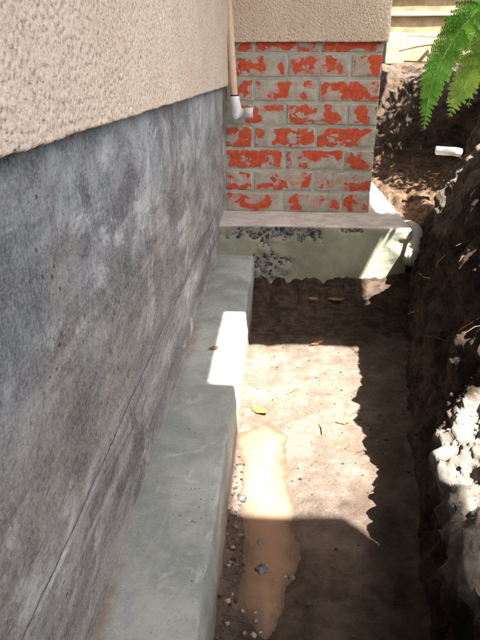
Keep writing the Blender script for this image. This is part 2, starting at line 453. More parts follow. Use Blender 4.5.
STUCCO, WALL, LEDGE, PFOOT = m_stucco(), m_concrete_wall(), m_ledge(), m_pier_footing()
BRICK, MORTAR, FLOOR, BANK, WATER = m_brick(), m_mortar(), m_floor(), m_bank(), m_water()
STONE = m_simple('dark_aggregate', (.03, .029, .034), (.24, .23, .25), 45, .75, .001, 200)
PEBBLE = m_simple('pale_rubble_stone', (.09, .075, .062), (.22, .19, .165), 40, .8, .001, 200)
CLOD = m_simple('earth_clods', (.014, .009, .006), (.05, .033, .022), 30, .95, .003, 120)
GRIT = m_simple('sandy_grit', (.07, .05, .038), (.22, .175, .145), 60, .95, .002, 150)
CLODP = m_simple('pale_clay_clods', (.22, .19, .16), (.40, .37, .33), 30, .95, .003, 120)
STRAW = m_plain('dry_straw', (.27, .20, .12), .7)
TIMBER = m_simple('sun_bleached_timber', (.13, .095, .05), (.20, .155, .10), 9, .8, .002, 60)
TIMBERP = m_simple('pale_painted_timber', (.17, .145, .11), (.23, .20, .16), 7, .75, .002, 60)
PIPEM = m_plain('cream_painted_pipe', (.66, .50, .36), .5)
PVC = m_plain('white_plastic', (.80, .80, .82), .35)
PRIMER = m_plain('purple_pipe_primer', (.05, .03, .10), .5)
BLACKP = m_plain('black_plastic_pipe', (.03, .03, .033), .4)
DARKIN = m_plain('pipe_bore', (.10, .10, .10), .8)
SOFFIT = m_simple('painted_soffit_board', (.60, .56, .50), (.68, .64, .58), 4, .7, .001, 60)
ROOFM = m_simple('clay_roof_tile', (.30, .13, .08), (.40, .19, .12), 8, .85, .003, 40)
FERNM = m_leaf('fern_leaf_deep_green', (.075, .26, .022), (.15, .40, .045), .35)
FERNY = m_leaf('fern_leaf_yellow_green', (.20, .36, .05), (.32, .50, .09), .45)
FERNP = m_leaf('fern_leaf_pale', (.22, .40, .12), (.33, .50, .20), .45)
RIB = m_plain('fern_midrib', (.18, .30, .06), .6)
SHADE_SHRUBM = m_leaf('shade_shrub_leaf', (.035, .10, .02), (.07, .16, .035), .3)
BARK = m_simple('fern_and_shade_shrub_bark', (.07, .05, .035), (.14, .10, .07), 40, .9, .002, 90)
LEAFY = m_leaf('fallen_leaf_yellow', (.25, .135, .035), (.32, .185, .06), .2)
LEAFB = m_leaf('fallen_leaf_brown', (.20, .10, .05), (.28, .15, .08), .2)

# ------------------------------------------------------------------ setting: trench floor, earth bank, puddle
def ease(a, b, x):
    t = np.clip((x - a) / (b - a), 0, 1); return t * t * (3 - 2 * t)

def pud_mask(X, Y):                                   # 1 in the puddle, 0 outside
    cx = np.interp(Y, [.45, .65, .85, 1.0, 1.14, 1.2], [-.005, .0, .0, -.015, -.02, -.02])
    hw = np.interp(Y, [.58, .62, .68, .9, 1.05, 1.15, 1.20], [-.03, .010, .040, .052, .05, .045, .0])
    P = np.stack([X, Y, 0 * X], -1)
    return hw + .034 * fbm(P, 7, 3, 2.0, .4) - np.abs(X - cx)

def floor_z(X, Y):
    P = np.stack([X, Y, 0 * X], -1)
    z = .010 * fbm(P, 5, 4, 1.0) + .0045 * fbm(P, 26, 5, 4.0, .6) + .004 * np.abs(fbm(P, 9, 4, 14.0))
    z += .030 * ease(1.75, 2.16, Y) * (1 + 1.3 * fbm(P, 9, 6, 6.0, .62)) + .010 * fbm(P, 40, 3, 5.0) * ease(1.70, 1.85, Y)
    z += .018 * ease(.20, .42, X)
    m = pud_mask(X, Y)
    z = z * (1 - .8 * ease(-.05, .02, m)) - .019 * ease(-.05, .055, m) + .003 + .0035 * fbm(P, 22, 4, 21.0, .6)
    # loose crumbs heaped along the ledge near the camera
    z += .012 * ease(-.045, -.085, X) * ease(1.15, .9, Y) * (1 + 1.5 * fbm(P, 35, 3, 8.0))
    return z

ys = np.concatenate([np.arange(-1.2, .35, .03), np.arange(.35, 1.3, .005), np.arange(1.3, 2.26, .0075)])
xs = np.concatenate([np.arange(-.11, .36, .005), np.arange(.36, .66, .012)])
Yg, Xg = np.meshgrid(ys, xs, indexing='ij')
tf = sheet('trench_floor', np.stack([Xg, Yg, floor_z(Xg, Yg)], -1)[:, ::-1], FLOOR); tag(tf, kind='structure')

PUD_Z = -.0052
ys2, xs2 = np.linspace(.45, 1.22, 150), np.linspace(-.082, .095, 40)
Yp, Xp = np.meshgrid(ys2, xs2, indexing='ij')
pw = sheet('puddle', np.stack([Xp, Yp, 0 * Xp + PUD_Z], -1)[:, ::-1], WATER); tag(pw, kind='structure')
at_ = pw.data.attributes.new('depth', 'FLOAT', 'POINT')     # metres of muddy water over the bed: shallow water shows the bed
at_.data.foreach_set('value', np.maximum(0, PUD_Z - floor_z(Xp, Yp))[:, ::-1].reshape(-1).astype(np.float32))

KEYS = [  # Y, then (x, z) control points from the foot up and away from the trench
    (-3.0, [(.22, -.06), (.24, .20), (.33, .50), (.42, .85), (.56, 1.02), (.80, .95), (1.6, .82), (4, .80), (60, 1.0)]),
    (0.10, [(.22, -.06), (.24, .22), (.33, .45), (.42, .65), (.56, .80), (.80, .82), (1.6, .82), (4, .80), (60, 1.0)]),
    (0.38, [(.22, -.06), (.235, .22), (.31, .27), (.45, .38), (.58, .58), (.75, .80), (1.6, .82), (4, .80), (60, 1.0)]),
    (0.52, [(.235, -.06), (.250, .21), (.32, .25), (.46, .36), (.60, .60), (.80, .75), (1.6, .80), (4, .80), (60, 1.0)]),
    (0.75, [(.255, -.06), (.272, .21), (.34, .26), (.46, .40), (.58, .66), (.80, .75), (1.6, .78), (4, .80), (60, 1.0)]),
    (0.86, [(.272, -.06), (.290, .21), (.345, .27), (.43, .43), (.54, .68), (.80, .75), (1.6, .78), (4, .80), (60, 1.0)]),
    (0.96, [(.292, -.06), (.318, .22), (.360, .34), (.415, .48), (.515, .70), (.80, .77), (1.6, .78), (4, .80), (60, 1.0)]),
    (1.25, [(.335, -.06), (.365, .26), (.415, .42), (.485, .60), (.55, .71), (.80, .77), (1.6, .78), (4, .80), (60, 1.0)]),
    (1.60, [(.40, -.06), (.425, .24), (.46, .42), (.51, .60), (.58, .70), (.85, .78), (1.6, .80), (4, .80), (60, 1.0)]),
    (1.76, [(.435, -.06), (.458, .20), (.497, .37), (.55, .55), (.67, .67), (.88, .78), (1.6, .80), (4, .80), (60, 1.0)]),
    (1.95, [(.47, -.06), (.49, .15), (.525, .28), (.60, .43), (.71, .59), (.90, .75), (1.6, .80), (4, .80), (60, 1.0)]),
    (2.20, [(.52, -.06), (.55, .15), (.585, .30), (.645, .47), (.715, .64), (.95, .76), (1.6, .80), (4, .80), (60, 1.0)]),
    (2.40, [(.50, .08), (.60, .16), (.68, .28), (.75, .42), (.84, .58), (1.0, .73), (1.6, .80), (4, .80), (60, 1.0)]),
    (2.60, [(.48, .14), (.58, .18), (.74, .22), (.88, .38), (.98, .62), (1.1, .76), (1.6, .80), (4, .80), (60, 1.0)]),
    (3.00, [(.44, .22), (.58, .25), (.78, .27), (.98, .36), (1.10, .66), (1.2, .78), (1.6, .80), (4, .80), (60, 1.0)]),
    (3.30, [(.42, .30), (.58, .31), (.78, .32), (1.00, .38), (1.12, .68), (1.3, .80), (1.6, .82), (4, .82), (60, 1.0)]),
    (3.44, [(.42, .58), (.58, .52), (.76, .52), (.96, .56), (1.12, .70), (1.3, .82), (1.6, .82), (4, .82), (60, 1.0)]),
    (3.62, [(.42, .76), (.58, .75), (.76, .74), (.96, .74), (1.12, .78), (1.3, .82), (1.6, .83), (4, .82), (60, 1.0)]),
    (4.20, [(.42, .83), (.58, .83), (.76, .83), (.96, .83), (1.12, .83), (1.3, .84), (1.6, .84), (4, .84), (60, 1.0)]),
    (60.0, [(-6, .83), (-4, .83), (-1, .83), (1, .83), (2, .83), (4, .84), (8, .84), (20, .84), (60, 1.0)]),
]
kY = np.array([k[0] for k in KEYS]); kP = np.array([k[1] for k in KEYS])           # (K, 9, 2)
yb = np.concatenate([np.linspace(-3, .1, 14)[:-1], np.arange(.1, .45, .016), np.arange(.45, 1.3, .0062),
                     np.arange(1.3, 2.5, .0085), np.arange(2.5, 4.2, .014), np.geomspace(4.2, 60, 16)])
ts = np.concatenate([np.linspace(0, 5, 150), np.linspace(5, 8, 24)[1:]])
prof = np.stack([[np.interp(yb, kY, kP[:, i, c]) for i in range(9)] for c in (0, 1)], -1)   # (9, nY, 2)
# smooth along the trench so that the keys do not show as facets
def at_t(t):
    i = np.clip(np.floor(t).astype(int), 0, 7); f = (t - i)[:, None, None]
    return prof[i] * (1 - f) + prof[i + 1] * f
Q = at_t(ts).transpose(1, 0, 2)                                                     # (nY, nT, 2)
BP = np.stack([Q[..., 0], np.repeat(yb[:, None], len(ts), 1), Q[..., 1]], -1)
def bank_disp(P):
    n = normals_of(P); n = np.where(n[..., 2:3] < 0, -n, n)
    d = (.042 - .018 * ease(1.0, .9, P[..., 1])) * fbm(P, 6.5, 3, 1.2) + .020 * fbm(P * [1, 1, .7], 18, 4, 3.1, .5)
    r = 1 - np.abs(noise(P, 11, 9.0)) * 2.4
    d = d - (.018 + .030 * ease(1.0, .9, P[..., 1])) * np.clip(r - .55, 0, 1) + (.0085 + .007 * ease(1.0, .9, P[..., 1])) * fbm(P, 40, 4, 5.5, .6)
    fade = (1 - .75 * ease(4.3, 9, P[..., 1])) * np.where(P[..., 2] < .03, .35, 1.0)
    d = d * fade * (1 - .15 * ease(.98, .88, P[..., 1]))
    return P + n * d[..., None]
BP = bank_disp(BP)
bank = sheet('earth_bank', BP, BANK); tag(bank, kind='structure')

# ------------------------------------------------------------------ left wall: concrete, stucco above, footing ledge below
XW, XS = -.218, -.197
Z_ST = .743
wall = thing('concrete_wall', 'stained grey concrete house wall with cream roughcast above and footing ledge below', 'wall', (XW, 1.2, 0))
def lw(o): o.matrix_parent_inverse = wall.matrix_world.inverted(); o.location = Vector(o.location) - Vector(wall.location); return o

yw = np.concatenate([np.arange(-1.2, .25, .04), np.arange(.25, 1.0, .004), np.arange(1.0, 2.402, .0085)])
def wall_sheet(name, zz, xbase, mat, lip):
    Yg, Zg = np.meshgrid(yw, zz, indexing='ij')
    X = np.full_like(Yg, xbase) + .018 * (Zg - .6) * .5
    P = np.stack([X, Yg, Zg], -1)
    P[..., 0] += .0028 * fbm(P * [1, .5, 1], 9, 4, 1.0) + .0012 * fbm(P, 60, 3, 2.0)
    pits = np.clip(noise(P, 75, 3.0) - .33, 0, 1); P[..., 0] -= .010 * pits
    # roll the edges back into the wall so that each piece has thickness
    back = P[:, :1].copy(); back[..., 0] -= lip; back2 = P[:, -1:].copy(); back2[..., 0] -= lip
    P = np.concatenate([back, P, back2], 1)
    return lw(sheet(name, P[:, ::-1], mat, wall))
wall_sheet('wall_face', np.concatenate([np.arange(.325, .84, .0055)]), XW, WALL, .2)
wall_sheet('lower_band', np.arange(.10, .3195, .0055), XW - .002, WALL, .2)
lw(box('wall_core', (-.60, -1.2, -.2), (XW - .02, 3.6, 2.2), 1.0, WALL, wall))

# roughcast: sheet with real lumps, rolled under at the bottom edge
def rough_disp(P, axis, sgn, amp=1.0):
    h = .0020 * np.abs(noise(P, 165, 1.0)) + .0014 * fbm(P, 260, 2, 2.0) + .004 * fbm(P, 7, 3, 5.0)
    h -= .004 * np.clip(noise(P, 130, 7.0) - .2, 0, 1)
    P[..., axis] += sgn * amp * h; return P
ysx = np.concatenate([np.arange(-1.2, .35, .05), np.arange(.35, .80, .0021), np.arange(.80, 1.3, .0035), np.arange(1.3, 2.384, .007)])
zs_ = np.concatenate([np.arange(Z_ST, .90, .0024), np.arange(.90, 1.12, .005), np.arange(1.12, 2.24, .08)])
Yg, Zg = np.meshgrid(ysx, zs_, indexing='ij')
P = rough_disp(np.stack([np.full_like(Yg, XS), Yg, Zg], -1), 0, 1)
P[..., 2] += .0035 * fbm(P * [0, 1, 0] + [1, 0, 2], 18, 4, 3.0)[:, :] * (np.abs(Zg - Z_ST) < .03)
rows = [P]
for k, (dx, dz) in enumerate([(.003, -.0015), (.009, -.001), (.03, 0.0)]):
    q = P[:, :1].copy(); q[..., 0] -= dx; q[..., 2] += dz; rows.insert(0, q)
lw(sheet('stucco', np.concatenate(rows, 1)[:, ::-1], STUCCO, wall))

# footing ledge: profile swept along the wall
prof_l = [(-.26, .131), *[(x, .131) for x in np.linspace(-.235, -.094, 26)]]
for a in np.linspace(90, 0, 6)[1:]: prof_l.append((-.094 + .007 * math.cos(math.radians(a)), .124 + .007 * math.sin(math.radians(a))))
prof_l += [(-.087 + .012 * t, .124 - .20 * t) for t in np.linspace(.05, 1, 24)]
prof_l = np.array(prof_l)
yl = np.concatenate([np.arange(-1.2, .4, .04), np.arange(.4, 1.4, .006), np.arange(1.4, 2.17, .009)])
P = np.stack([np.repeat(prof_l[None, :, 0], len(yl), 0), np.repeat(yl[:, None], len(prof_l), 1), np.repeat(prof_l[None, :, 1], len(yl), 0)], -1)
n = normals_of(P); n[n[..., 2] + n[..., 0] < 0] *= -1
edge = np.exp(-((P[..., 0] + .090) ** 2 + (P[..., 2] - .128) ** 2) / .012 ** 2)
d = .003 * fbm(P * [1, .5, 1], 8, 3, 2.2) + .0010 * fbm(P, 55, 3, 4.4) - edge * .011 * np.clip(fbm(P, 22, 4, 6.0, .6) + .05, 0, 1)
d += .004 * fbm(P * [1, .3, 1], 26, 3, 8.0) * (P[..., 2] < .11)
P = P + n * d[..., None]
lw(sheet('footing_ledge', P[:, ::-1], LEDGE, wall))

# ------------------------------------------------------------------ brick pier
YB = 2.40
pier = thing('brick_pier', 'red brick pier smeared with grey mortar on a cast concrete footing', 'pier', (.08, 2.7, 0))
def lp(o): o.location = Vector(o.location) - Vector(pier.location); return o
lp(box('mortar_core', (-.30, YB + .0024, .24), (.3775, 3.60, .96), (.007, .3, .007), MORTAR, pier, .003,
    lambda V, n: V + n * (.0024 * fbm(V, 32, 4, 1.0, .6))[:, None]))
CH, BH = .0866, .0745
def brick_mesh(L, W_, key):
    V, Fs = box_np((0, 0, 0), (L, W_, BH), (.014, .05, .014), .0028, lambda V, n: V + n * (.0016 * fbm(V + key, 30, 3, key))[:, None])
    return mesh_np('brick', V, Fs)
stock = {}
random.seed(4)
red_amt = {0: .30, 1: .35, 2: .62, 3: .62, 4: .50, 5: .30, 6: .42, 7: .62, 8: .55}
pink_amt = {0: .85, 1: .35, 2: .3, 3: .2, 4: .2, 5: .4, 6: .35, 7: .3, 8: .5}
def put_brick(x0, x1, row, y0=YB, dy=.11, side=False):
    if side: L, W_ = x1 - x0, .10
    else: L, W_ = x1 - x0, dy
    key = (round(L, 3), round(W_, 3), random.randrange(3))
    if key not in stock:
        stock[key] = brick_mesh(L, W_, 1.3 * len(stock) + .7)
        stock[key].materials.append(BRICK)
    o = bpy.data.objects.new('brick', stock[key]); C.objects.link(o); o.parent = pier
    z = .2535 + row * CH + random.uniform(-.0012, .0012)
    if side:
        o.rotation_euler = (0, 0, math.pi / 2); o.location = (.379 + random.uniform(-.001, .001), x0, z)
    else:
        o.location = (x0, y0 + random.uniform(-.0015, .0012), z)
        o.rotation_euler = (0, random.uniform(-.004, .004), random.uniform(-.003, .003))
    o.color = (red_amt[row] * random.uniform(.75, 1.25), min(1, pink_amt[row] * random.uniform(.6, 1.4)), 0, 1)
    lp(o)
j = .011
for row in range(8):
    if row % 2 == 0: cuts = [-.212, .018, .256, .379]
    else: cuts = [-.212, -.108, .140, .379]
    for a, b in zip(cuts[:-1], cuts[1:]):
        dj = random.uniform(-.003, .003) if b < .37 else 0
        put_brick(a + (j if a > -.2 else 0), b + (dj if b < .37 else 0), row)
    y = YB + .11 + j if row % 2 else YB + .11 + j
    first = .11 if row % 2 else .225
    while y < 3.3:
        put_brick(y, y + first, row, side=True); y += first + j; first = .225

# stucco over the pier
Zb = .893
lp(box('stucco_backing', (-.26, YB - .006, Zb + .002), (.388, 3.60, 2.2), .5, STUCCO, pier))
xsx = np.concatenate([np.arange(-.235, .387, .0036)]); zsx = np.concatenate([np.arange(Zb, 1.09, .0036), np.arange(1.1, 2.24, .06)])
Zg, Xg2 = np.meshgrid(zsx, xsx, indexing='ij')
P = rough_disp(np.stack([Xg2, np.full_like(Xg2, YB - .020), Zg], -1), 1, -1)
P[..., 2] += .003 * fbm(P * [1, 0, 0], 20, 3, 1.0) * (np.abs(Zg - Zb) < .02)
# right hand return: continue the sheet round the corner
yr = np.concatenate([[YB - .0185, YB - .015], np.arange(YB - .008, 2.6, .006), np.arange(2.65, 3.61, .1)])
Zr, Yr = np.meshgrid(zsx, yr, indexing='ij')
PR = np.stack([np.full_like(Zr, .394), Yr, Zr], -1); PR[:, 0, 0] = .3905; PR[:, 1:] = rough_disp(PR[:, 1:], 0, 1)
P = np.concatenate([P, PR], 1)
under = [P]
for dxy, dz in [(.003, -.0015), (.016, .0005)]:
    q = P[:1].copy(); q[:, :len(xsx), 1] += dxy; q[:, len(xsx):, 0] -= dxy; q[..., 2] += dz; under.insert(0, q)
lp(sheet('stucco', np.concatenate(under, 0), STUCCO, pier))

# pier footing with honeycombed concrete
YF, ZF = 2.164, .251
def honey(P):
    x, z = P[..., 0], P[..., 2]
    a = np.exp(-((x + .06) / .14) ** 2 - ((z - .225) / .030) ** 2) + np.exp(-((x - .12) / .06) ** 2 - ((z - .215) / .03) ** 2)
    a += np.exp(-((x - .30) / .05) ** 2 - ((z - .235) / .014) ** 2) + 1.1 * np.exp(-((x + .02) / .075) ** 2 - ((z - .085) / .085) ** 2)
    return a
def foot_disp(V, n):
    d = .004 * fbm(V, 6, 3, 3.0) + .0018 * fbm(V, 35, 3, 5.0)
    front = ease(2.20, 2.17, V[:, 1])
    h = honey(V) + .9 * fbm(V, 24, 3, 2.0)
    d -= front * .007 * ease(.45, .75, h)
    V = V + n * d[:, None]
    # outer corner slumped forward where the formwork leaked
    c = ease(.37, .50, V[:, 0]) * ease(2.6, 2.2, V[:, 1]) * ease(.02, .19, V[:, 2])
    V[:, 1] -= c * .022 * (1 + .8 * fbm(V, 14, 3, 9.0)); V[:, 0] += c * .004
    V[:, 2] -= c * .004 * ease(.2, .25, V[:, 2]) * ease(2.2, 2.02, V[:, 1])
    return V
foot = lp(box('footing', (-.27, YF, -.10), (.505, 3.60, ZF), (.009, .03, .009), PFOOT, pier, .012, foot_disp))
ch = []
tries = 0
while len(ch) < 520 and tries < 30000:
    tries += 1
    x, z = random.uniform(-.2, .4), random.uniform(0.02, .242)
    p = np.array([x, YF, z])
    if honey(p) + .9 * float(fbm(p, 24, 3, 2.0)) < .28 + .45 * random.random(): continue
    r = random.choice([.0018, .0025, .003, .004, .0055, .0075, .009])
    if x < -.085 and z < .13: continue
    ch.append(lump((x, YF + .006, z), (r, r * .8, r * .8), random.random() * 50))
ag = joined('aggregate', ch, ICO_F, STONE, foot); ag['kind'] = 'stuff'
DRAINM = m_plain('dirty_pale_drain_pipe', (.42, .43, .37), .7)
B = unproj(411.5, 260, 2.06)
V, Fs = tube_np(catmull([(.565, 2.60, .14), (.552, 2.38, .195), (.536, 2.20, .205), B], 6) + [B, B + Vector((.002, .03, .006))], [.030] * 19 + [.026, .026], 22)
tag(link('drain_pipe', mesh_np('drain_pipe', V, Fs), DRAINM), 'pale rounded drain pipe curving along the right corner of the pier footing', 'pipe')

# ------------------------------------------------------------------ unseen roof over wall and pier, edges placed to bound the sunlit strip
HE = 2.2
roof = thing('shade_roof', 'unseen roof overhang above the stained wall and brick pier, stepped to shape the shade', 'roof', (0, 0, HE))
def lr(o): o.location = Vector(o.location) - Vector(roof.location); return o
ex = -.147 + KX * (HE - .131); ey = 1.61 - KY * (HE - .065); ex2 = .419 + KX * (HE - .257)
hx, hy = ex + .121, 1.16 - KY * (HE + .16 - .131)  # added step in the eave, shaped to shade the near ledge
lr(box('shade_soffit', (-.9, -3, HE), (ex - .012, ey + .3, HE + .02), 1.0, SOFFIT, roof, .002))
lr(box('shade_soffit', (-.9, ey + .012, HE + .004), (ex2 - .012, 4.2, HE + .022), 1.0, SOFFIT, roof, .002))
lr(box('shade_fascia', (ex - .012, hy + .002, HE - .004), (ex, ey, HE + .16), 1.0, SOFFIT, roof, .002))
lr(box('shade_fascia', (ex - .02, ey, HE - .003), (ex2, ey + .012, HE + .16), 1.0, SOFFIT, roof, .002))
lr(box('shade_fascia', (ex2 - .012, ey + .012, HE - .002), (ex2, 4.2, HE + .158), 1.0, SOFFIT, roof, .002))
lr(box('shade_soffit', (ex - .1, -3, HE + .001), (hx, hy, HE + .024), 1.0, SOFFIT, roof, .002))
lr(box('shade_roof_covering', (ex - .006, -3, HE + .135), (hx - .014, hy, HE + .16), 1.0, ROOFM, roof, .002))
px, py = 1.088, .865 - KY * (HE + .16)  # added roof extension, placed to shade the near trench floor
lr(box('shade_soffit', (hx + .002, -3, HE + .002), (px - .012, py, HE + .022), 1.0, SOFFIT, roof, .002))
lr(box('shade_fascia', (px - .012, -3, HE - .002), (px, py, HE + .158), 1.0, SOFFIT, roof, .002))
lr(box('shade_fascia', (hx + .002, py, HE - .003), (px, py + .012, HE + .16), 1.0, SOFFIT, roof, .002))
lr(box('shade_roof_covering', (hx + .002, -3, HE + .163), (px + .01, py + .005, HE + .19), 1.0, ROOFM, roof, .002))
lr(box('shade_fascia', (hx - .012, -3, HE + .024), (hx, hy, HE + .16), 1.0, SOFFIT, roof, .002))
lr(box('shade_roof_covering', (-.9, -3, HE + .162), (ex - .01, 4.2, HE + .2), 1.0, ROOFM, roof, .004))
lr(box('shade_roof_covering', (ex - .01, ey + .01, HE + .164), (ex2 - .004, 4.2, HE + .198), 1.0, ROOFM, roof, .004))

# ------------------------------------------------------------------ pipe in the corner
pp = thing('wall_pipe', 'cream pipe with white elbow at its end in the corner by the brick', 'pipe', (-.17, 2.33, .69))
def pl(o): o.location = Vector(o.location) - Vector(pp.location); return o
yy = 2.335
a, b = unproj(228, 0, yy), unproj(234.5, 100, yy)
top = a + (a - b).normalized() * 1.25; top.y = 2.345
pl(tube('pipe', [top, a, b], .0140, PIPEM, pp, 20))
ec = unproj(236.3, 113, yy)
V1, F1 = tube_np([b + Vector((0, 0, .014)), b + Vector((0, 0, .012)), b, ec + Vector((0, 0, .018)), ec + Vector((0, 0, -.008)), ec + Vector((.003, 0, -.020)), ec + Vector((.006, 0, -.022))],
                 [.0165, .0195, .0195, .0195, .0195, .014, .006], 20)
el = pl(link('elbow', mesh_np('elbow', V1, F1), PVC, pp))
V2, F2 = tube_np([ec, ec + Vector((.034, 0, 0)), ec + Vector((.034, 0, 0)), ec + Vector((.062, 0, 0)), ec + Vector((.064, 0, 0)), ec + Vector((.064, 0, 0)), ec + Vector((.045, 0, 0))],
                 [.0172, .0172, .0198, .0198, .0188, .0160, .0155], 20)
link('socket', mesh_np('socket', V2, F2), PVC, el)
V3, F3 = tube_np([b + Vector((0, 0, .011)), b + Vector((-.0003, 0, .019))], [.0168, .0160], 20)
link('primer_ring', mesh_np('primer_ring', V3, F3), PRIMER, el)

# ------------------------------------------------------------------ background: timber steps, block, pole, loose pipes
st = thing('timber_steps', 'sunlit pale timber steps climbing behind the brick pier', 'steps', (1.4, 5.0, .84))
def ls(o): o.location = Vector(o.location) - Vector(st.location); return o
def woodd(V, n): return V + n * (.004 * fbm(V * [.3, 1, 1], 14, 3, 2.0))[:, None]
for k in range(5):
    y0, z0 = 5.0 + .30 * k, 1.05 + .172 * k
    ls(box('riser', (.55, y0, z0 - .22), (2.6, y0 + .03, z0 - .036), (.06, .03, .03), TIMBER, st, .003, woodd))
    ls(box('tread', (.52, y0 - .03, z0 - .034), (2.63, y0 + .14, z0), (.06, .05, .02), TIMBERP, st, .005, woodd))
    ls(box('tread', (.52, y0 + .147, z0 - .034), (2.63, y0 + .318, z0 - .001), (.06, .05, .02), TIMBERP, st, .005, woodd))
ls(box('stringer', (.50, 4.98, .80), (.548, 6.6, .98), .3, TIMBER, st, .004))
ls(box('stringer', (2.602, 4.98, .80), (2.65, 6.6, .98), .3, TIMBER, st, .004))
bl = unproj(394, 48, 4.7)
cb = box('pale_block', (-.075, -.06, -.105), (.075, .10, .105), .03, TIMBERP, None, .008, lambda V, n: V + n * (.005 * fbm(V, 14, 3, 1.0))[:, None])
cb.location = (bl.x, 4.75, bl.z - .005); cb.rotation_euler = (0, 0, .2)
tag(cb, 'pale weathered block beside the foot of the timber steps', 'block')
bd = box('loose_board', (-.22, -.012, -.085), (.22, .012, .085), (.05, .02, .03), TIMBER, None, .003, woodd)
bd.location = unproj(425, 50, 4.85); bd.rotation_euler = (-.22, .03, .05)
tag(bd, 'short yellow board leaning at the foot of the timber steps', 'board')
pole_a, pole_b = unproj(398, 50, 4.55), unproj(436, 43, 4.72)
po = tube('wooden_pole', [pole_a + Vector((-.02, 0, -.05)), pole_a, (pole_a + pole_b) / 2 + Vector((0, 0, .006)), pole_b + Vector((0, .1, 0))], [.012, .013, .013, .012], TIMBER, None, 8)
tag(po, 'thin wooden pole lying across the boards behind the pier', 'pole')

pw_a, pw_b = unproj(436, 150.5, 2.72), unproj(454, 151.5, 2.70)
wp = thing('white_pipe_offcut', 'short white plastic pipe sticking out of the dark earth under the fern', 'pipe', pw_a)
V, Fs = tube_np([pw_a + Vector((.03, 0, 0)), pw_a, pw_a, pw_b, pw_b + Vector((.03, .005, -.006))], [.0150, .0160, .0185, .0185, .0185], 20)
o = link('pipe', mesh_np('pipe', V, Fs), PVC, wp); o.location = -Vector(wp.location)
V, Fs = tube_np([pw_a + Vector((.012, 0, 0)), pw_a + Vector((.014, 0, 0))], .0152, 16)
o = link('bore', mesh_np('bore', V, Fs), DARKIN, wp); o.location = -Vector(wp.location)
# ------------------------------------------------------------------ fern
def pinna_mesh(name, lobes=9, mat=None, droop=-.16):
    """one pinna, unit length along +X, with toothed pinnules on both sides, slightly folded and drooping"""
    V, Fs = [], []
    def pt(x, y): V.append((x, y + .06 * x * x * (droop + .1) * 8, droop * x * x + .10 * abs(y) + .012 * math.sin(37 * x + 60 * y))); return len(V) - 1
    for s in (1, -1):
        for k in range(lobes):
            x0, x1 = k / lobes, (k + .95) / lobes
            wd = .15 * (1 - .78 * (x0 ** 1.5)) * (1 if k else .9)
            a = pt(x0, 0); b = pt(x1, 0)
            c = pt(x0 + .35 / lobes + .02, s * wd * .75); d = pt(x1 + .03, s * wd); e = pt(x1 + .045, s * wd * .62)
            Fs.append([a, b, e, c] if s > 0 else [a, c, e, b]); Fs.append([c, e, d] if s > 0 else [c, d, e])
    me = mesh_np(name, V, Fs, False); me.materials.append(mat); return me
PIN = {k: [pinna_mesh('pinna', nl, m, dr) for nl, dr in ((9, -.10), (10, -.16), (11, -.22), (10, -.05))] for k, m in (('deep', FERNM), ('yellow', FERNY), ('pale', FERNP))}

fern = thing('fern', 'bright green fern with arching fronds hanging over the earth bank', 'fern', (.98, 2.0, .74))
def frond(pts, wl, wr, npairs, normal, kind, start=.12, tilt=62):
    cv = catmull(pts, 14)
    L = [0]
    for p, q in zip(cv, cv[1:]): L.append(L[-1] + (q - p).length)
    def at(s):
        s *= L[-1]
        for i in range(len(cv) - 1):
            if L[i + 1] >= s or i == len(cv) - 2:
                f = (s - L[i]) / (L[i + 1] - L[i] + 1e-9)
                return cv[i].lerp(cv[i + 1], f), (cv[i + 1] - cv[i]).normalized()
    V, Fs = tube_np(cv, [.0028 * (1 - .8 * i / len(cv)) + .0004 for i in range(len(cv))], 6)
    fr = link('frond', mesh_np('frond', V, Fs), RIB, fern); fr.location = -Vector(fern.location)
    nrm0 = Vector(normal).normalized()
    for k in range(npairs):
        s = start + (1 - start) * (k + .3) / npairs
        p, t = at(s)
        n = (nrm0 - t * nrm0.dot(t)).normalized(); lat = n.cross(t).normalized()
        u = (s - start) / (1 - start)
        shape = (min(1, (u + .12) / .3) ** .7) * (1 - u) ** .72 + .03
        for sd, wd in ((1, wl), (-1, wr)):
            ang = math.radians(tilt + random.uniform(-3.5, 3.5))
            dirv = (lat * sd * math.sin(ang) + t * math.cos(ang) + n * random.uniform(-.09, .09)).normalized()
            zax = (n - dirv * n.dot(dirv)).normalized(); yax = zax.cross(dirv)
            ln = wd * shape * random.uniform(.86, 1.08)
            o = bpy.data.objects.new('pinna', random.choice(PIN[kind])); C.objects.link(o); o.parent = fr
            wsc = L[-1] * (1 - start) / npairs * 8.6
            wsc = min(max(wsc, ln * 1.0), ln * 2.2)
            M = Matrix(((dirv.x * ln, yax.x * wsc, zax.x * ln, p.x), (dirv.y * ln, yax.y * wsc, zax.y * ln, p.y), (dirv.z * ln, yax.z * wsc, zax.z * ln, p.z), (0, 0, 0, 1)))
            o.matrix_local = M
    return fr
random.seed(21)
base = Vector((.98, 2.0, .74))
y1 = 1.90
frond([base, Vector((.92, 1.96, .95)), Vector((.78, 1.93, 1.03)), unproj(490, 2, 1.92), unproj(466, 23, y1), unproj(448, 48, y1), unproj(435, 76, 1.88), unproj(428, 102, 1.87), unproj(424, 130, 1.86)],
      .12, .125, 60, (-.35, -.75, .55), 'deep', .22)
frond([base, Vector((.90, 1.99, .87)), unproj(498, 40, 1.98), unproj(478, 62, 1.97), unproj(463, 86, 1.96), unproj(449, 117, 1.95)],
      .12, .12, 36, (-.30, -.85, .40), 'yellow', .25)
frond([base, Vector((.93, 2.02, .92)), unproj(505, 25, 2.03), unproj(488, 48, 2.02), unproj(474, 78, 2.02), unproj(468, 108, 2.02)],
      .10, .10, 26, (-.25, -.85, .40), 'pale', .25)
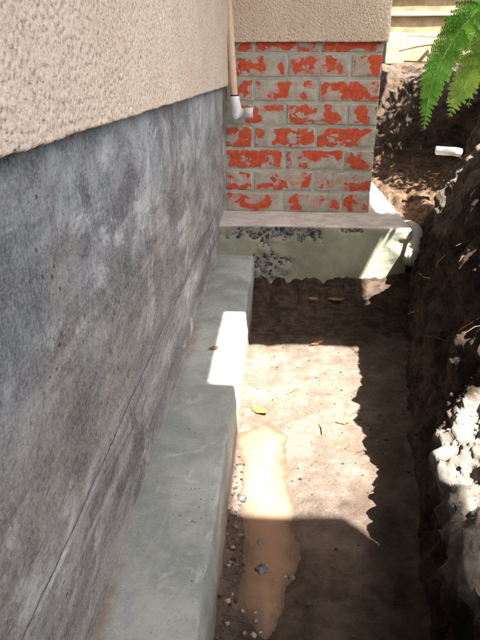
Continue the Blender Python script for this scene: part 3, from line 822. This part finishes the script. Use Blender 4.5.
frond([base, Vector((.96, 2.02, .98)), Vector((.88, 2.04, 1.06)), unproj(512, -12, 2.06), unproj(496, 14, 2.06), unproj(482, 44, 2.05), unproj(474, 76, 2.05)],
      .13, .11, 44, (-.30, -.80, .50), 'deep', .22)
frond([base, Vector((1.02, 1.9, .98)), Vector((.98, 1.75, 1.06)), Vector((.90, 1.60, 1.0)), Vector((.84, 1.5, .88))], .10, .10, 30, (.3, .3, .9), 'deep', .2)
frond([base, Vector((1.10, 2.05, .98)), Vector((1.25, 2.1, 1.08)), Vector((1.42, 2.15, 1.0)), Vector((1.5, 2.2, .88))], .10, .10, 30, (-.3, 0, .9), 'deep', .2)
frond([base, Vector((.98, 2.15, 1.0)), Vector((1.0, 2.35, 1.10)), Vector((.98, 2.5, 1.05)), Vector((.95, 2.62, .92))], .10, .10, 30, (0, -.3, .9), 'yellow', .2)
V, Fs = box_np((-.05, -.05, -.10), (.05, .05, .03), .03, .03, lambda V, n: V + n * (.012 * fbm(V, 30, 2, 1.0))[:, None])
link('crown', mesh_np('crown', V, Fs), BARK, fern)

# ------------------------------------------------------------------ unseen bush added on the right to shade the hollow
shade_shrub = thing('shade_shrub', 'leafy bush added out of view on the right to shade the hollow', 'shade_shrub', (1.75, 2.9, .80))
def lsb(o): o.location = -Vector(shade_shrub.location); return o
stems = []
for k in range(7):
    a = random.uniform(0, 6.28)
    e = Vector((1.38 + .30 * math.cos(a) * 1.1, 2.98 + .50 * math.sin(a), 1.35 + random.uniform(-.1, .35)))
    mid = (Vector((1.75, 2.9, .8)) + e) / 2 + Vector((0, 0, .12))
    V, Fs = tube_np([Vector((1.75, 2.9, .76)), mid, e], [.014, .009, .004], 6); stems.append((V, Fs))
Vs, Fs_, of = [], [], 0
for V, Fs in stems:
    Vs.append(V); Fs_ += [[q + of for q in f] for f in Fs]; of += len(V)
lsb(link('shade_branches', mesh_np('shade_branches', np.concatenate(Vs), Fs_), BARK, shade_shrub))
lv = np.array([(0, 0, 0), (.35, .22, .03), (.75, .16, .02), (1, 0, -.05), (.75, -.16, .02), (.35, -.22, .03)])
chunks = []
for k in range(6500):
    v = np.array([random.gauss(0, 1) for _ in range(3)]); v /= np.linalg.norm(v); v *= random.random() ** .45
    c = np.array([1.34, 2.98, 1.42]) + v * [.42, .62, .34]
    q = np.array(Quaternion((random.gauss(0, 1), random.gauss(0, 1), random.gauss(0, 1), random.gauss(0, 1))).normalized().to_matrix())
    chunks.append((lv * random.uniform(.035, .07)) @ q.T + c)
fo = lsb(joined('shade_foliage', chunks, [[0, 1, 2, 3], [0, 3, 4, 5]], SHADE_SHRUBM, shade_shrub)); fo['kind'] = 'stuff'

# ------------------------------------------------------------------ clods, straw, stones, leaves
from mathutils.bvhtree import BVHTree
def bvh_of(o):
    me = o.data; return BVHTree.FromPolygons([v.co[:] for v in me.vertices], [p.vertices[:] for p in me.polygons])
bvh_bank, bvh_floor = bvh_of(bank), bvh_of(tf)
random.seed(5)
flatP = BP[:, :150].reshape(-1, 3)
sel = flatP[(flatP[:, 1] > .45) & (flatP[:, 1] < 3.6) & (flatP[:, 0] < 1.1)]
ch, chp = [], []
for k in range(2400):
    c = sel[random.randrange(len(sel))]
    r = random.choice([.0015, .0018, .002, .0025, .003, .004, .006])
    L = lump(c, (r, r * random.uniform(.6, 1), r * random.uniform(.6, 1)), random.random() * 60, 1, .6)
    pale = (abs(c[0] - .38) < .12 and abs(c[1] - .72) < .22 and c[2] > .2) or (c[1] > 2.5 and c[2] < .45)
    (chp if pale else ch).append(L)
tag(joined('soil_clods', ch, ICO_F, BANK), 'crumbs of dark earth over the bank', 'soil', kind='stuff')
tag(joined('clay_crumbs', chp, ICO_F, BANK), 'pale dry clay crumbs on the slumped bench', 'soil', kind='stuff')
ch, chd = [], []
for k in range(3200):
    if random.random() < .55: x, y = random.uniform(-.08, -.035) , random.uniform(.4, 1.15)
    elif random.random() < .5: x, y = random.uniform(-.07, .48), random.uniform(1.68, 2.15)
    else: x, y = random.uniform(-.07, .30), random.uniform(.45, 1.7)
    hit = bvh_floor.ray_cast(Vector((x, y, .5)), Vector((0, 0, -1)))
    if hit[0] is None: continue
    r = random.choice([.0008, .001, .0012, .0015, .002, .003, .0045])
    if hit[0].z < PUD_Z: continue
    (ch if random.random() < .7 else chd).append(lump(np.array(hit[0]), (r, r * random.uniform(.6, 1), r * .6), random.random() * 50, 1, .8))
tag(joined('dark_grit', chd, ICO_F, CLOD), 'dark earth crumbs strewn over the trench floor', 'grit', kind='stuff')
tag(joined('floor_grit', ch, ICO_F, FLOOR), 'loose grit strewn along the trench floor', 'grit', kind='stuff')

def straw_chunks(n, spots, bvh, ln):
    Vs, Fs, of = [], [], 0
    for k in range(n):
        x, y = spots()
        hit = bvh.ray_cast(Vector((x, y, 1.5)), Vector((0, 0, -1)))
        if hit[0] is None: continue
        a = random.uniform(0, 6.28); l = random.uniform(*ln)
        d = Vector((math.cos(a), math.sin(a), random.uniform(-.1, .25)))
        d = (d - hit[1] * d.dot(hit[1]) * .8).normalized()
        p = hit[0] + Vector((0, 0, .002))
        V, F_ = tube_np([p, p + d * l * .5 + Vector((0, 0, random.uniform(0, .006))), p + d * l], [.0008, .0010, .0005], 4)
        Vs.append(V); Fs += [[q + of for q in f] for f in F_]; of += len(V)
    return np.concatenate(Vs), Fs
V, Fs = straw_chunks(90, lambda: (random.uniform(.5, .95), random.uniform(2.4, 3.4)), bvh_bank, (.02, .09))
tag(link('straw_litter', mesh_np('straw_litter', V, Fs), STRAW), 'dry straw litter on the sandy soil behind the pier', 'straw', kind='stuff')
ROOTM = m_plain('fine_roots', (.06, .038, .024), .85)
V, Fs = straw_chunks(150, lambda: (random.uniform(.3, .9), random.uniform(.9, 2.5)), bvh_bank, (.02, .07))
tag(link('root_hairs', mesh_np('root_hairs', V, Fs), ROOTM), 'fine dark roots poking out of the bank', 'roots', kind='stuff')

def first_hit(u, v):
    d = (Fw * 575 + Rt * (u - 240) - Up * (v - 320)).normalized(); o = Vector((0, 0, CAMZ))
    hs = [h for h in (bvh_bank.ray_cast(o, d), bvh_floor.ray_cast(o, d)) if h[0] is not None]
    return min(hs, key=lambda h: h[3])[:2]

for pix, lab in [([(407, 314), (413, 312), (419, 311)], 'short pale root poking from the shaded bank, level with the sunlit ledge top'),
                 ([(454, 337), (462, 331), (471, 325), (480, 320)], 'longest pale root, slanting up to the right edge above the sunlit clay'),
                 ([(417, 271), (424, 277), (431, 279)], 'pale root lying on the bank just right of the footing corner'),
                 ([(437, 272), (438, 265), (443, 258), (447, 255)], 'curved pale root hooking up the bank beside the footing corner'),
                 ([(424, 173), (433, 174), (441, 174)], 'straight pale stick below the white pipe in the dark hollow')]:
    pts = []
    for k, q in enumerate(pix):
        h = first_hit(*q)
        nn = h[1] if h[1].dot(Vector((0, 0, CAMZ)) - h[0]) > 0 else -h[1]
        pts.append(h[0] + nn * (.004 if k else -.004))
    tag(tube('pale_root', catmull(pts, 4), (.0016 if len(pix) < 4 else .0012), STRAW, None, 6), lab, 'root', 'pale roots on the bank')

def stone_obj(name, p, r, mat, lab, cat, grp, seed, sink=.35):
    V = lump((0, 0, 0), (r, r * random.uniform(.6, 1), r * random.uniform(.5, .8)), seed, 2, 1.0)
    o = link(name, mesh_np(name, V, ICO2_F, True), mat); o.location = Vector(p) + Vector((0, 0, r * .5 * (1 - sink)))
    return tag(o, lab, cat, grp)
random.seed(8)
def floor_pt(u, v):
    d = Fw * 575 + Rt * (u - 240) - Up * (v - 320); t = -CAMZ / d.z; p = Vector((0, 0, CAMZ)) + d * t
    z = float(floor_z(np.array([p.x]), np.array([p.y]))[0]); return Vector((p.x, p.y, max(z, PUD_Z - .004)))
stone_obj('stone', floor_pt(262, 568), .013, STONE, 'dark stone breaking the surface in the middle of the muddy puddle', 'stone', 'stones in the trench', 3.0)
stone_obj('stone', floor_pt(260, 540), .007, PEBBLE, 'small pale stone in the puddle just beyond the dark stone', 'stone', 'stones in the trench', 4.0)
stone_obj('stone', floor_pt(292, 576), .006, PEBBLE, 'pale stone on the far right rim of the muddy puddle', 'stone', 'stones in the trench', 5.0)
stone_obj('stone', floor_pt(285, 574), .005, STONE, 'small grey stone at the puddle rim beside a pale stone', 'stone', 'stones in the trench', 6.0)
stone_obj('stone', floor_pt(231, 519), .0075, PEBBLE, 'pale stone against the ledge near the sunlight edge', 'stone', 'stones in the trench', 7.0)
stone_obj('stone', floor_pt(235, 527), .006, PEBBLE, 'smaller pale stone touching the pale stone by the ledge', 'stone', 'stones in the trench', 8.0)
stone_obj('stone', floor_pt(242, 497), .011, STONE, 'dark stone at the sunlight edge between ledge and puddle', 'stone', 'stones in the trench', 9.0)
stone_obj('stone', floor_pt(350, 291), .010, PEBBLE, 'pale stone in the corner below the pier footing', 'stone', 'stones in the trench', 12.0)
for k in range(16):
    u, v = random.uniform(226, 240), random.uniform(535, 636)
    if k > 9: u, v = random.uniform(236, 262), random.uniform(600, 638)
    stone_obj('rubble_pebble', floor_pt(u, v), random.uniform(.003, .006), random.choice([PEBBLE, STONE, PEBBLE]), 'little pebble among the rubble along the foot of the near ledge', 'pebble', 'pebbles along the ledge foot', 20.0 + k)

def leaf(p, ln, wd, rot, mat, lab, tilt=.15, name='fallen_leaf'):
    n = 9; V, Fs = [], []
    for i in range(n):
        t = i / (n - 1); hw = wd * math.sin(math.pi * min(1, t * .96 + .02)) ** .8 * (1 + .15 * math.sin(i * 2.3))
        for s in (-1, 0, 1): V.append((ln * (t - .5), s * hw, .10 * ln * (t - .5) ** 2 * 2 + abs(s) * .15 * wd))
    V = np.array(V); Fs = grid_faces(n, 3)
    o = link(name, mesh_np(name, V, Fs), mat); o.location = Vector(p) + Vector((0, 0, .0035)); o.rotation_euler = (tilt, -tilt * .5, rot)
    return tag(o, lab, 'leaf', 'fallen leaves in the trench')
leaf(floor_pt(259, 411), .046, .018, 2.6, LEAFY, 'orange-yellow leaf lying in the sun next to the ledge')
leaf(floor_pt(317, 346), .045, .007, .5, LEAFY, 'narrow yellow leaf at the straight edge of the pier shadow')
leaf(floor_pt(336, 306) + Vector((0, 0, .012)), .06, .012, -.25, LEAFB, 'larger brown leaf on the dark soil below the pier footing')
leaf(floor_pt(313, 307) + Vector((0, 0, .012)), .04, .010, -.6, LEAFB, 'smaller curled brown leaf left of the larger one below the pier footing')
leaf(floor_pt(343, 424), .038, .012, .4, LEAFB, 'faded tan leaf pressed into the sunlit floor near the bank shadow', .05)
lp_ = leaf(Vector((-.155, 1.335, .131)), .026, .009, .4, LEAFB, 'tiny brown leaf on the concrete ledge beside the sunlit patch', .05)
for pix, lab in [([(286, 397), (296, 391)], 'short dark twig in the sun near the orange leaf'), ([(319, 426), (322, 436)], 'short dark twig in the middle of the sunlit floor'),
                 ([(345, 452), (352, 444)], 'short dark twig near the edge of the bank shadow')]:
    a, b = floor_pt(*pix[0]), floor_pt(*pix[1])
    tag(tube('twig', [a + Vector((0, 0, .001)), (a + b) / 2 + Vector((.003, 0, .004)), b + Vector((0, 0, .001))], [.0018, .0024, .001], BARK, None, 6), lab, 'twig', 'twigs on the trench floor')
